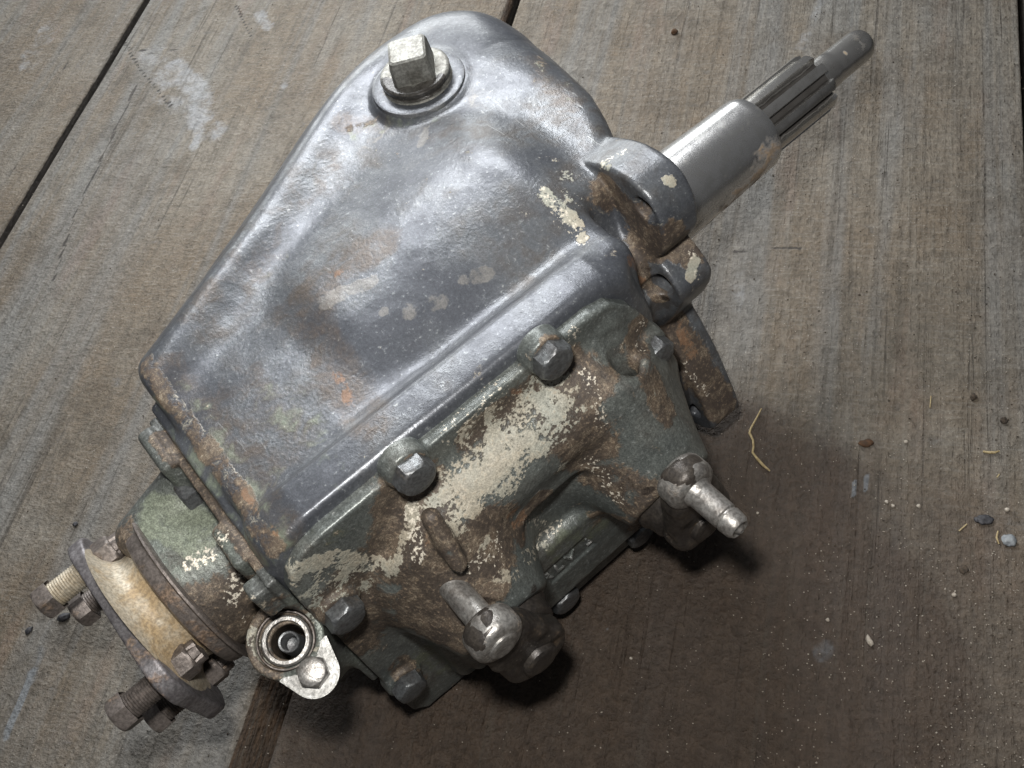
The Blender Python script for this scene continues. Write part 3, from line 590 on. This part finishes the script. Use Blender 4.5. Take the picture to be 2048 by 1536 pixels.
# recess with raised letters
ra, rb_, rc, rd_ = sp3(1083, 1152, .0185), sp3(1168, 1076, .0185), sp3(1192, 1088, .0185), sp3(1106, 1168, .0185)
Cv.prism([(ra[0], ra[2]), (rb_[0], rb_[2]), (rc[0], rc[2]), (rd_[0], rd_[2])], 1, .0172, .03, .0003, .0004, cut=True)
cm = Cv.mesh("side_cover", .00028, 9)
cover = link("side_cover", cm, M['cover'], gear); cover["label"] = "side cover with flaking brown and beige paint"
stain(cover, [
    ("rust", 44, [(960, 880), (1060, 790), (1150, 740), (1180, 760)], .62), ("rust", 70, [(830, 1000), (860, 1080), (800, 1120)], .72), ("rust", 75, [(980, 1090), (900, 1170), (860, 1250)], .75), ("rust", 55, [(1130, 830), (1180, 900)], .72), ("rust", 60, [(700, 1190), (740, 1250), (720, 1290)], .62), ("rust", 30, [(1280, 660), (1300, 740), (1340, 820)], .6), ("rust", 30, [(1080, 1010), (1050, 1060)], .85), ("rust", 45, [(1200, 960), (1280, 1000), (1320, 1060)], .6), ("rust", 20, [(1100, 700)], .9), ("rust", 24, [(825, 940)], .9), ("rust", 22, [(680, 1215)], .8), ("rust", 24, [(800, 1330), (840, 1370)], .6), ("rust", 30, [(1200, 1040), (1250, 1050)], .4),
    ("bare", 10, [(875, 1050), (915, 1125)], .75), ("beige", 11, [(1000, 1150), (1040, 1150)], .5), ("orange", 24, [(1035, 1030), (1060, 1070)], .55), ("orange", 18, [(860, 1040), (830, 1090)], .45), ("orange", 8, [(1030, 788), (1045, 785)], .7),
    ("beige", 50, [(950, 960), (1000, 900), (1080, 850), (1110, 830)], .72), ("beige", 40, [(900, 1020), (950, 980), (1010, 960)], .66), ("beige", 60, [(960, 900), (1060, 800), (1120, 780)], .42), ("beige", 45, [(620, 1180), (720, 1200)], .36), ("beige", 22, [(580, 1150), (660, 1120), (740, 1130)], .60), ("beige", 20, [(620, 1190), (690, 1160), (770, 1140)], .55), ("beige", 12, [(830, 1020), (800, 1100), (780, 1140)], .50), ("beige", 18, [(1090, 1080), (1060, 1110)], .46), ("beige", 13, [(1060, 860), (1130, 940)], .5), ("beige", 8, [(950, 1130), (980, 1080)], .4),
    ("chips", 16, [(830, 1015), (830, 1120)], .55), ("chips", 14, [(1150, 660), (1180, 760), (1210, 850)], .5), ("chips", 26, [(900, 880), (1000, 780)], .38), ("chips", 16, [(1120, 1050), (1080, 1080)], .55), ("chips", 14, [(940, 1140), (980, 1120)], .5), ("chips", 12, [(1290, 650), (1280, 690)], .45), ("chips", 20, [(1180, 930), (1230, 1000)], .45), ("chips", 20, [(1000, 1080), (1000, 1120)], .4), ("chips", 14, [(1060, 1040), (1100, 1060)], .5),
    ("green", 50, [(640, 1060), (700, 1030)], .35), ("green", 60, [(1140, 1090), (1200, 1050)], .55), ("green", 40, [(850, 1310), (900, 1340)], .55), ("green", 30, [(1330, 870)], .35),
    ("grease", 22, [(1230, 960), (1280, 1000), (1290, 1060)], .5), ("grease", 10, [(965, 1205), (1075, 1175)], .55), ("grease", 10, [(1290, 990), (1390, 915)], .6), ("grease", 24, [(960, 1160), (990, 1130)], .35), ("grease", 18, [(930, 1300), (880, 1280)], .3)])
# letters cast in the recess
def cast_text(txt):
    cu = bpy.data.curves.new("cast_letters", 'FONT'); cu.body = txt; cu.size = .0118; cu.extrude = .0006; cu.align_x = 'CENTER'; cu.align_y = 'CENTER'; cu.space_character = 1.25
    t = bpy.data.objects.new("tmp", cu); COL.objects.link(t); bpy.context.view_layer.update()
    me = bpy.data.meshes.new_from_object(t.evaluated_get(bpy.context.evaluated_depsgraph_get())); bpy.data.objects.remove(t); bpy.data.curves.remove(cu)
    me.name = "cast_letters"; me.materials.clear(); o = link("cast_letters", me, M['cover'], cover)
    c = (np.array(ra) + rb_ + rc + rd_) / 4; e = Vector(lc(*rb_)) - Vector(lc(*ra)); e.normalize(); n = Vector((0, -1, 0)); y = n.cross(e)
    o.matrix_local = Matrix(((e.x, y.x, n.x, lc(*c)[0]), (e.y, y.y, n.y, -.0176), (e.z, y.z, n.z, lc(*c)[2]), (0, 0, 0, 1)))
cast_text("RLV 3")
bolt_me = hex_mesh(.0156, .0074, "bolt")
for i, c in enumerate(bpos):
    put("bolt", bolt_me, M['bolt'], cover, (c[0], c[1] - .0073, c[2]), (0, 1, 0), [.3, .9, .1, .6, 1.2, .5, .2][i])

# --- shift levers on the tower shafts
def arm_mesh(hub, top, r0, r1, s0, s1):
    """flat forged arm between two (u,z) centres, thickness s0..s1, rounded edges"""
    v = Vol((min(hub[0], top[0]) - .025, s0 - .006, min(hub[1], top[1]) - .028), (max(hub[0], top[0]) + .025, s1 + .006, max(hub[1], top[1]) + .02), .0007)
    x, y, z = v.g(v.full()); ax, az = top[0] - hub[0], top[1] - hub[1]; L2 = ax * ax + az * az
    t = np.clip(((x - hub[0]) * ax + (z - hub[1]) * az) / L2, 0, 1); d = np.sqrt((x - hub[0] - t * ax) ** 2 + (z - hub[1] - t * az) ** 2) - (r0 + (r1 - r0) * t)
    q = np.abs(y - (s0 + s1) / 2) - (s1 - s0) / 2; rr = .0042
    d = d + rr; q = q + rr; v.D = (np.sqrt(np.maximum(d, 0) ** 2 + np.maximum(q, 0) ** 2) + np.minimum(np.maximum(d, q), 0) - rr).astype(np.float32)
    return v
def lever(cu, cz, send, ddu, dz, forward, name):
    root = bpy.data.objects.new("shift_lever", None); COL.objects.link(root); root.parent = gear
    lathe("tower_collar", [(send - .004, .010), (send - .004, .0205), (send + .0015, .0208), (send + .003, .0195), (send + .010, .0185), (send + .0115, .0165), (send + .0115, 0)], M['dark'], root, (cu, 0, cz), (0, 1, 0), 64, .002)
    tu, tz = cu + ddu, cz + dz; s0, s1 = send + .0105, send + .0235
    v = arm_mesh((cu, cz), (tu, tz), .0172, .0118, s0, s1)
    a = link("lever_arm", v.mesh("lever_arm", .0013, 21), M['dark'], root)
    c = send + .017
    # upper eye of the arm, worn bright
    lathe("lever_eye", [(s0 - .0008, 0), (s0 - .0002, .0095), (s0 + .0010, .0112), (s0 + .0028, .0122), (s1 - .0038, .0124), (s1 - .0012, .0116), (s1 + .0003, .0098), (s1 + .0007, .0070), (s1 + .0007, 0)], M['lever'], root, (tu, 0, tz), (0, 1, 0), 56, .001, 60)
    e = bpy.data.objects.get("lever_eye")
    if forward:
        pr = [(s1 - .001, 0), (s1 - .001, .0076), (s1 + .0022, .0072), (s1 + .003, .0065), (s1 + .0170, .0062), (s1 + .0176, .0056), (s1 + .0183, .0057), (s1 + .0189, .0062), (s1 + .0240, .0058), (s1 + .0257, .0046), (s1 + .0247, .0030), (s1 + .0270, .0012), (s1 + .0262, 0)]
        lathe("stud", pr, M['lever'], root, (tu, 0, tz), (0, 1, 0), 40, .0012)
    else:
        pr = [(s0 + .001, 0), (s0 + .001, .0070), (s0 - .003, .0066), (s0 - .004, .0064), (s0 - .024, .0062), (s0 - .0245, .0055), (s0 - .026, .0055), (s0 - .0265, .0063), (s0 - .0335, .0062), (s0 - .0352, .0046), (s0 - .0355, 0)]
        lathe("stud", pr[::-1], M['lever'], root, (tu, 0, tz), (0, 1, 0), 40, .0012)
        lathe("rivet_face", [(s1 - .0002, 0), (s1 - .0002, .0072), (s1 + .0016, .0070), (s1 + .0022, .0060), (s1 + .0022, 0)], M['lever'], root, (tu, 0, tz), (0, 1, 0), 40, .001)
    # shaft nut at the hub
    lathe("shaft_end", [(s1 - .0015, 0), (s1 - .0015, .0092), (s1 + .0014, .0088), (s1 + .0024, .0072), (s1 + .0026, 0)], M['dark'], root, (cu, 0, cz), (0, 1, 0), 40, .001)
    return root
lever(.1525, .0985, .0415, -.0035, .041, True, 0)["label"] = "shift lever with bright pin pointing away from the cover"
lever(.0545, .1035, .0375, -.0098, .042, False, 1)["label"] = "shift lever with pin pointing back over the cover"
for o in list(bpy.data.objects):
    if o.name.startswith("lever_arm"): stain(o, [("chips", 30, [(1050, 1310), (1090, 1290)], .25), ("rust", 60, [(1060, 1290)], .3), ("rust", 60, [(1390, 1040)], .25), ("orange", 9, [(1400, 1050)], .45)])
    if o.name.startswith("lever_eye"): stain(o, [("grease", 12, [(1345, 1005), (1375, 1012)], .42), ("rust", 22, [(1350, 970)], .35), ("grease", 14, [(960, 1305), (1010, 1310)], .45), ("chips", 22, [(960, 1300), (1000, 1310)], .35), ("rust", 20, [(1010, 1300)], .25)])

# --- rear: bearing plate, tail housing, speedometer port
rear = bpy.data.objects.new("rear_plate", None)
T = Vol((-.060, -.130, .040), (.002, .016, .205), .00085)
T.D = np.full_like(T.D, .03)
T.box((-.0118, -.113, .060), (-.0072, -.004, .1890), .0012, .0015)                              # brown retainer plate
T.cone((-.052, AXS, AXZ), (-.004, AXS, AXZ), .0368, .0345, .002, .003)                          # tail cylinder
T.caps((-.046, -.090, .158), (-.012, -.092, .166), .010, .012, .012)
T.box((-.0195, -.110, .165), (-.0110, -.083, .1910), .0028, .0015)                              # plate lugs
T.box((-.0175, -.044, .165), (-.0080, -.020, .1895), .0032, .0015)
T.box((-.0200, -.0155, .150), (-.0100, -.0060, .1850), .0020, .0015)
pp = (-.0222, -.0015, .1530)                                                                      # port mouth
pax = np.array([0.02, .30, .95]); pax /= np.linalg.norm(pax)
pin = np.array(pp) - pax * .070
T.cone(tuple(pin), pp, .0170, .0166, .0012, .008)
lug = plane_z(631, 1346, .150); lug = (lug[0], lug[1] , .150)
# port face plane for the clip: slide the lug point to that plane
def plane_n(px, py, p0, n):
    d = RW @ np.array([px - W0 / 2, py - H0 / 2, F]); nw = UU * n[0] + SS * n[1] + np.array([0, 0, n[2]]); t = ((wpt(*p0) - CAM) @ nw) / (d @ nw); w = CAM + d * t - OO
    return (w @ UU, w @ SS, w[2])
p_lo = tuple(np.array(pp) - pax * .0015); lug = plane_n(631, 1346, p_lo, pax)
T.caps(tuple(np.array(lug) - pax * .006), tuple(np.array(pp) - pax * .010), .0092, .0140, .003)
T.cone(tuple(np.array(pp) - pax * .0032), tuple(np.array(pp) + pax * .01), .0128, .0132, .0006, .0006, cut=True)
T.cone(tuple(np.array(pp) - pax * .006), tuple(np.array(pp) + pax * .01), .0108, .0108, .0006, .0006, cut=True)
T.cone(tuple(np.array(pp) - pax * .040), tuple(np.array(pp) + pax * .01), .0074, .0074, .0005, .0006, cut=True)
tm = T.mesh("tail_housing", .00028, 14)
tail = link("tail_housing", tm, M['tail'], gear)
stain(tail, [("rust", 130, [(340, 1130), (420, 1160), (480, 1230)], .85), ("rust", 18, [(320, 870), (420, 1000), (520, 1110)], .75), ("orange", 8, [(400, 930), (450, 1000)], .5), ("rust", 30, [(560, 1210), (600, 1250), (540, 1330)], .45), ("rust", 24, [(490, 1080)], .7),
    ("green", 50, [(320, 1030), (380, 1050)], .78), ("green", 26, [(390, 1090), (410, 1070)], .7), ("rust", 70, [(350, 1040), (390, 1080)], -.9), ("chips", 16, [(440, 1070), (420, 1105), (385, 1120)], .62), ("chips", 16, [(470, 1200), (480, 1160)], .62), ("chips", 10, [(430, 1110)], .6), ("chips", 9, [(495, 1240), (500, 1200)], .5), ("beige", 13, [(525, 1215), (505, 1270), (530, 1310)], .55), ("beige", 9, [(620, 1240), (630, 1290)], .5), ("grease", 18, [(300, 1060), (330, 1110)], .35), ("rust", 10, [(480, 1060), (510, 1100)], .5)])
lathe("port_ring", [(-.0070, .0086), (-.0070, .0108), (-.0030, .0106), (-.0022, .0098), (-.0022, .0084), (-.024, .0078)], M['lever'], tail, pp, tuple(pax), 64, open_=True)
lathe("port_collar", [(-.0034, .0125), (-.0018, .0126), (-.0012, .0122), (-.0012, .0117), (-.0030, .0114), (-.0046, .0114)], M['rusty'], tail, pp, tuple(pax), 64, open_=True)
lathe("port_gear_tube", [(-.030, .0), (-.0300, .0048), (-.0085, .0048), (-.0078, .0044), (-.0080, .0036), (-.020, .0032), (-.0210, 0)], M['bolt'], tail, pp, tuple(pax), 48)
# clip plate + bolt
def clip():
    a = np.array(pp) + pax * .0; e = np.array(lug) - np.array(p_lo); L = np.linalg.norm(e); e = e / L
    E = Vector(lc(*e)); Nn = Vector(lc(*pax)).normalized(); Y = Nn.cross(E)
    ol = []
    for k in range(17): th = math.radians(-78 + 156 * k / 16); ol.append((L + .0104 * math.cos(th), .0104 * math.sin(th)))
    ol += [(L - .008, .0135)]
    for k in range(9): th = math.radians(42 - 84 * k / 8); ol.append((.0152 * math.cos(th), .0152 * math.sin(th)))
    ol += [(L - .008, -.0125)]
    bm = bmesh.new(); lo = [bm.verts.new((x, y, 0)) for x, y in ol]; hi = [bm.verts.new((x, y, .0022)) for x, y in ol]
    bm.faces.new(hi); bm.faces.new(lo[::-1])
    for i in range(len(ol)): j = (i + 1) % len(ol); bm.faces.new((lo[i], lo[j], hi[j], hi[i]))
    bmesh.ops.recalc_face_normals(bm, faces=bm.faces)
    bmesh.ops.bevel(bm, geom=[x for x in bm.edges if x.calc_face_angle(0) > .9], offset=.0004, segments=2, affect='EDGES')
    me = bpy.data.meshes.new("clip_plate"); bm.to_mesh(me); bm.free(); me.shade_smooth(); me.set_sharp_from_angle(angle=math.radians(30))
    o = link("clip_plate", me, M['zinc'], tail); c = np.array(p_lo) + pax * .0006; c = lc(*c)
    o.matrix_local = Matrix(((E.x, Y.x, Nn.x, c[0]), (E.y, Y.y, Nn.y, c[1]), (E.z, Y.z, Nn.z, c[2]), (0, 0, 0, 1)))
    put("clip_bolt", hex_mesh(.0118, .0060, "clip_bolt"), M['lever'], tail, tuple(np.array(lug) + pax * .0030), tuple(pax), .25)
clip()
# hex bolts of the rear plate
rb_me = hex_mesh(.0165, .0095, "rear_bolt")
for (px, py, uu) in ((388, 985, -.0118), (352, 938, -.0125)):
    c = plane_u(px, py, uu - .004); put("rear_bolt", rb_me, M['bolt'], tail, (uu, c[1], c[2]) if px > 370 else (uu + .001, -.088, .150), (-1, 0, 0), .35)

# --- dust cover, hub and companion flange
lathe("dust_cover", [(-.0430, .030), (-.0430, .0418), (-.0436, .0428), (-.0446, .0429), (-.0452, .0420), (-.0456, .0404), (-.0500, .0398), (-.0520, .0388), (-.0532, .0360), (-.0536, .0310), (-.0536, 0)], M['rusty'], gear, (0, AXS, AXZ), (1, 0, 0), 96, .002)
dc = bpy.data.objects["dust_cover"]; stain(dc, [("rust", 26, [(330, 1190), (420, 1290)], .25), ("orange", 10, [(380, 1235), (300, 1130)], .35), ("grease", 8, [(300, 1080), (360, 1170), (430, 1260)], .3), ("rust", 30, [(270, 1060)], -.5)])
cf = bpy.data.objects.new("companion_flange", None); COL.objects.link(cf); cf.parent = gear
lathe("flange_hub", [(-.048, .0330), (-.0535, .0318), (-.0570, .0302), (-.0605, .0300), (-.0640, .0318), (-.0664, .0352), (-.0678, .0400), (-.0684, .0440), (-.0688, 0)], M['hub'], cf, (0, AXS, AXZ), (1, 0, 0), 80, .002)
stain(bpy.data.objects["flange_hub"], [("orange", 60, [(320, 1190), (360, 1270), (340, 1310)], .8), ("orange", 18, [(270, 1150), (285, 1120)], .7), ("orange", 40, [(230, 1150)], .3), ("blue", 30, [(250, 1190)], .5)])
def flange_plate():
    v = Vol((-.086, -.125, .070), (-.062, -.012, .196), .0008)
    ang = -.135; c, s_ = math.cos(ang), math.sin(ang); x, y, z = v.g(v.full()); yy = (y - AXS) * c + (z - AXZ + .004) * s_; zz = -(y - AXS) * s_ + (z - AXZ + .004) * c
    rr = .0175; qx = np.abs(yy) - (.0470 - rr); qz = np.abs(zz) - (.0340 - rr)
    d = np.sqrt(np.maximum(qx, 0) ** 2 + np.maximum(qz, 0) ** 2) + np.minimum(np.maximum(qx, qz), 0) - rr; q = np.abs(x + .0722) - .0040; r = .0013
    d = d + r; q = q + r; v.D = (np.sqrt(np.maximum(d, 0) ** 2 + np.maximum(q, 0) ** 2) + np.minimum(np.maximum(d, q), 0) - r).astype(np.float32)
    return v.mesh("flange_plate", .00035, 31)
fp = link("flange_plate", flange_plate(), M['flange'], cf)
stain(fp, [("rust", 26, [(270, 1290), (310, 1380)], .45), ("orange", 8, [(250, 1260), (290, 1340)], .35), ("orange", 20, [(230, 1190), (300, 1290)], .3)])
nut_me = hex_mesh(.0138, .0085, "flange_nut", .0006); hd_me = hex_mesh(.0150, .0082, "flange_bolt", .0006)
def threads(name, L, r):
    pr = [(0, 0)]; t = 0.0
    while t < L: pr += [(t, r), (t + .0006, r - .0006)]; t += .0012
    pr += [(L, r), (L + .0008, r - .001), (L + .0008, 0)]
    return pr
for (pi, po) in (((203, 1118), (112, 1188)), ((350, 1335), (267, 1410)), ((405, 1345), (337, 1420)), (None, None)):
    if pi: ci = plane_u(pi[0], pi[1], -.0650); co_ = plane_u(po[0], po[1], -.0955); c = ((ci[1] + co_[1]) / 2, (ci[2] + co_[2]) / 2)
    else: c = (-.1095, .116)
    sh = lathe("flange_bolt", threads("t", .034 if pi else .030, .0062), M['hub'] if pi and pi[0] < 300 else M['rusty'], cf, (-.0945, c[0], c[1]), (1, 0, 0), 32)
    put("bolt_head", hd_me, M['rusty'], cf, (-.0920, c[0], c[1]), (-1, 0, 0), random.uniform(0, 1))
    put("flange_nut", nut_me, M['rusty'] if c[1] < .14 or True else M['hub'], cf, (-.0680, c[0], c[1]), (1, 0, 0), random.uniform(0, 1))
    # castellated crown with split pin
    lathe("nut_crown", [(-.0600, 0), (-.0600, .0060), (-.0555, .0058), (-.0555, .0044), (-.0565, 0)], M['rusty'], cf, (0, c[0], c[1]), (1, 0, 0), 36, 0, 30, lambda t, r, th: r if (math.sin(3 * th) ** 2 > .14 or t < -.058) else r * .72)

# ------------------------------------------------------------------ debris on the floor
def tube(name, pts, rads, mat, segs=7, sharp=60):
    pts = [Vector(p) for p in pts]; v = []; f = []
    for i, p in enumerate(pts):
        d = (pts[min(i + 1, len(pts) - 1)] - pts[max(i - 1, 0)]).normalized(); a = d.orthogonal().normalized() if abs(d.z) > .9 else Vector((0, 0, 1)).cross(d).normalized(); b = d.cross(a)
        for k in range(segs): th = 2 * math.pi * k / segs; v.append(p + a * (rads[i] * math.cos(th)) + b * (rads[i] * math.sin(th)))
    for i in range(len(pts) - 1):
        for k in range(segs): k2 = (k + 1) % segs; f.append((i * segs + k, i * segs + k2, (i + 1) * segs + k2, (i + 1) * segs + k))
    f.append(tuple(range(segs))[::-1]); f.append(tuple((len(pts) - 1) * segs + k for k in range(segs)))
    return mesh_py(name, v, f, sharp)
def lump(name, px, py, size, mat, label, cat, flat=.7, seed=0, base=0.0, stretch=(1, 1), rot=0.0, sub=3, group=None):
    bm = bmesh.new(); bmesh.ops.create_icosphere(bm, subdivisions=sub, radius=1.0)
    co = np.array([v.co[:] for v in bm.verts]); n = 1 + .28 * vnoise(co, 1.6, seed) + .16 * vnoise(co, 4.0, seed + 5)
    co = co * n[:, None] * np.array([size * stretch[0], size * stretch[1], size * flat]); co[:, 2] -= co[:, 2].min()
    for v, c in zip(bm.verts, co): v.co = c
    me = bpy.data.meshes.new(name); bm.to_mesh(me); bm.free(); me.shade_smooth()
    o = link(name, me, mat); w = P(px, py, base); o.location = (w[0], w[1], base - .0004); o.rotation_euler = (0, 0, rot); return tag(o, label, cat, group)
def fz(px, py):   # floor height under a pixel
    a = float(P(px, py) @ PX); return .0015 if a < g1 else (0.0 if a < g2 else -.004)
def L_(name, px, py, size, mat, label, cat, **k): return lump(name, px, py, size * (.72 if name != 'pebble' else 1), M[mat], label, cat, base=fz(px, py), **k)
L_("dirt_clod", 1349, 66, .0034, 'brownclod', "small brown clod of dirt on the boards above the splined shaft", "dirt", seed=2, flat=.8)
L_("dirt_clod", 130, 1236, .0050, 'char', "largest black crumb beside the upper bolt of the rear flange", "dirt", seed=4, flat=.6, stretch=(1.2, .7), rot=.4)
L_("dirt_clod", 60, 1262, .0036, 'char', "black crumb at the left edge of the photo below the flange bolt", "dirt", seed=6, flat=.6, stretch=(1.1, .8), rot=.9)
L_("dirt_clod", 152, 1050, .0024, 'char', "tiny black crumb on the boards above the rear flange", "dirt", seed=8, flat=.7)
L_("dirt_clod", 1733, 888, .0042, 'brownclod', "flat rusty brown crumb right of the bent straw", "dirt", seed=9, flat=.4, stretch=(1.3, .8))
L_("charcoal_flake", 1968, 1042, .0050, 'char', "flat charcoal flake beside the grey stone chip at right", "charcoal", seed=12, flat=.35, stretch=(1.2, .8))
L_("stone_chip", 2017, 1082, .0050, 'grey', "smooth grey stone chip near the right edge of the floor", "stone", seed=14, flat=.45)
L_("seed_grain", 1739, 1284, .0034, 'stone', "single white oblong grain lying on the dark floor at lower right", "seed", seed=15, flat=.5, stretch=(.55, 1.25), rot=.35)
L_("dirt_clod", 1946, 796, .0028, 'clod', "dark brown crumb alone near the right edge above the short straw", "dirt", seed=18)
L_("dirt_clod", 2006, 842, .0028, 'clod', "dark brown crumb at the right edge level with the short straw", "dirt", seed=19)
L_("dirt_clod", 1927, 1140, .0034, 'clod', "dark flat crumb below the charcoal flake", "dirt", seed=20, flat=.4)
pe = [(1812, 884, .0019, "pale pebble between the rusty brown crumb and the short straw"), (1773, 1004, .0018, "upper of two tiny pale pebbles touching on the right plank"), (1786, 1012, .0018, "lower of two tiny pale pebbles touching on the right plank"), (1837, 1013, .0019, "lone pale pebble left of the charcoal flake"), (2014, 1020, .0022, "pinkish pebble just above the grey stone chip"), (1515, 1026, .0014, "small white pebble close to the tip of the shift lever pin"), (1655, 1240, .0016, "small pale pebble above the grey smear on the dark right plank"), (1262, 1317, .0014, "pale pebble in the dark shadow below the gearbox"), (1908, 1190, .0020, "pale pebble on the right plank below the charcoal flake")]
for i, (px, py, sz, lb) in enumerate(pe):
    L_("pebble", px, py, sz * .62, 'stone', lb, "pebble", seed=30 + i, sub=2, group="pale pebbles scattered on the boards")
def straw(pix, rads, label, name="straw", h=.0016):
    pts = [P(px, py, fz(px, py) + h * .7) for px, py in pix]; o = link(name, tube(name, pts, [r * .8 for r in rads], None), M['straw']); return tag(o, label, "straw")
s1 = straw([(1523, 817), (1512, 838), (1501, 858), (1499, 866), (1506, 880), (1507, 893), (1505, 905), (1515, 918), (1528, 932), (1540, 942)], [.0005, .0007, .0008, .0010, .0009, .0009, .0009, .0011, .0011, .0006], "long bent piece of straw on the floor below the lowest ear")
straw([(1966, 903), (1978, 905), (1990, 905), (1999, 902)], [.0008, .0010, .0009, .0005], "short pale straw lying flat near the right edge")
straw([(1994, 955), (1999, 948)], [.0005, .0004], "tiny straw splinter near the right edge")
straw([(1918, 1062), (1934, 1048)], [.0005, .0005], "thin straw splinter left of the charcoal flake")
straw([(1996, 1062), (1993, 1075), (1998, 1088)], [.0005, .0007, .0005], "small straw curl beside the grey stone chip")
straw([(1862, 792), (1860, 815)], [.0005, .0004], "faint straw splinter on the right plank")
# grit: uncountable sand grains
def grit(name, N, sizes, mat, dens):
    bm = bmesh.new(); bmesh.ops.create_icosphere(bm, subdivisions=1, radius=1.0); bv = np.array([v.co[:] for v in bm.verts]); bf = np.array([[v.index for v in f.verts] for f in bm.faces]); bm.free()
    V = []; Fc = []; n = 0; cnt = 0
    while cnt < N:
        px, py = random.uniform(-80, 2130), random.uniform(-80, 1620)
        if random.random() > dens(px, py): continue
        w = P(px, py); r = random.uniform(*sizes); sc = np.array([random.uniform(.7, 1.4), random.uniform(.7, 1.2), random.uniform(.5, .9)]) * r
        V.append(bv * sc * (1 + .2 * rng.standard_normal((len(bv), 1))) + [w[0], w[1], fz(px, py) + r * .35]); Fc.append(bf + n); n += len(bv); cnt += 1
    o = link(name, mesh_np(name, np.concatenate(V), np.concatenate(Fc)), mat); return o
tag(grit("sand_grit", 2800, (.00015, .00042), M['stone'], lambda x, y: .15 + .85 * min(1, max(0, (x - 1150) / 700)) * min(1, max(0, (y - 500) / 600))), "fine pale sand grains scattered over the boards", "grit", kind='stuff')
tag(grit("dark_grit", 1500, (.0002, .0006), M['clod'], lambda x, y: .4 + .6 * min(1, max(0, (x - 1300) / 600))), "fine dark dirt crumbs scattered over the boards", "grit", kind='stuff')
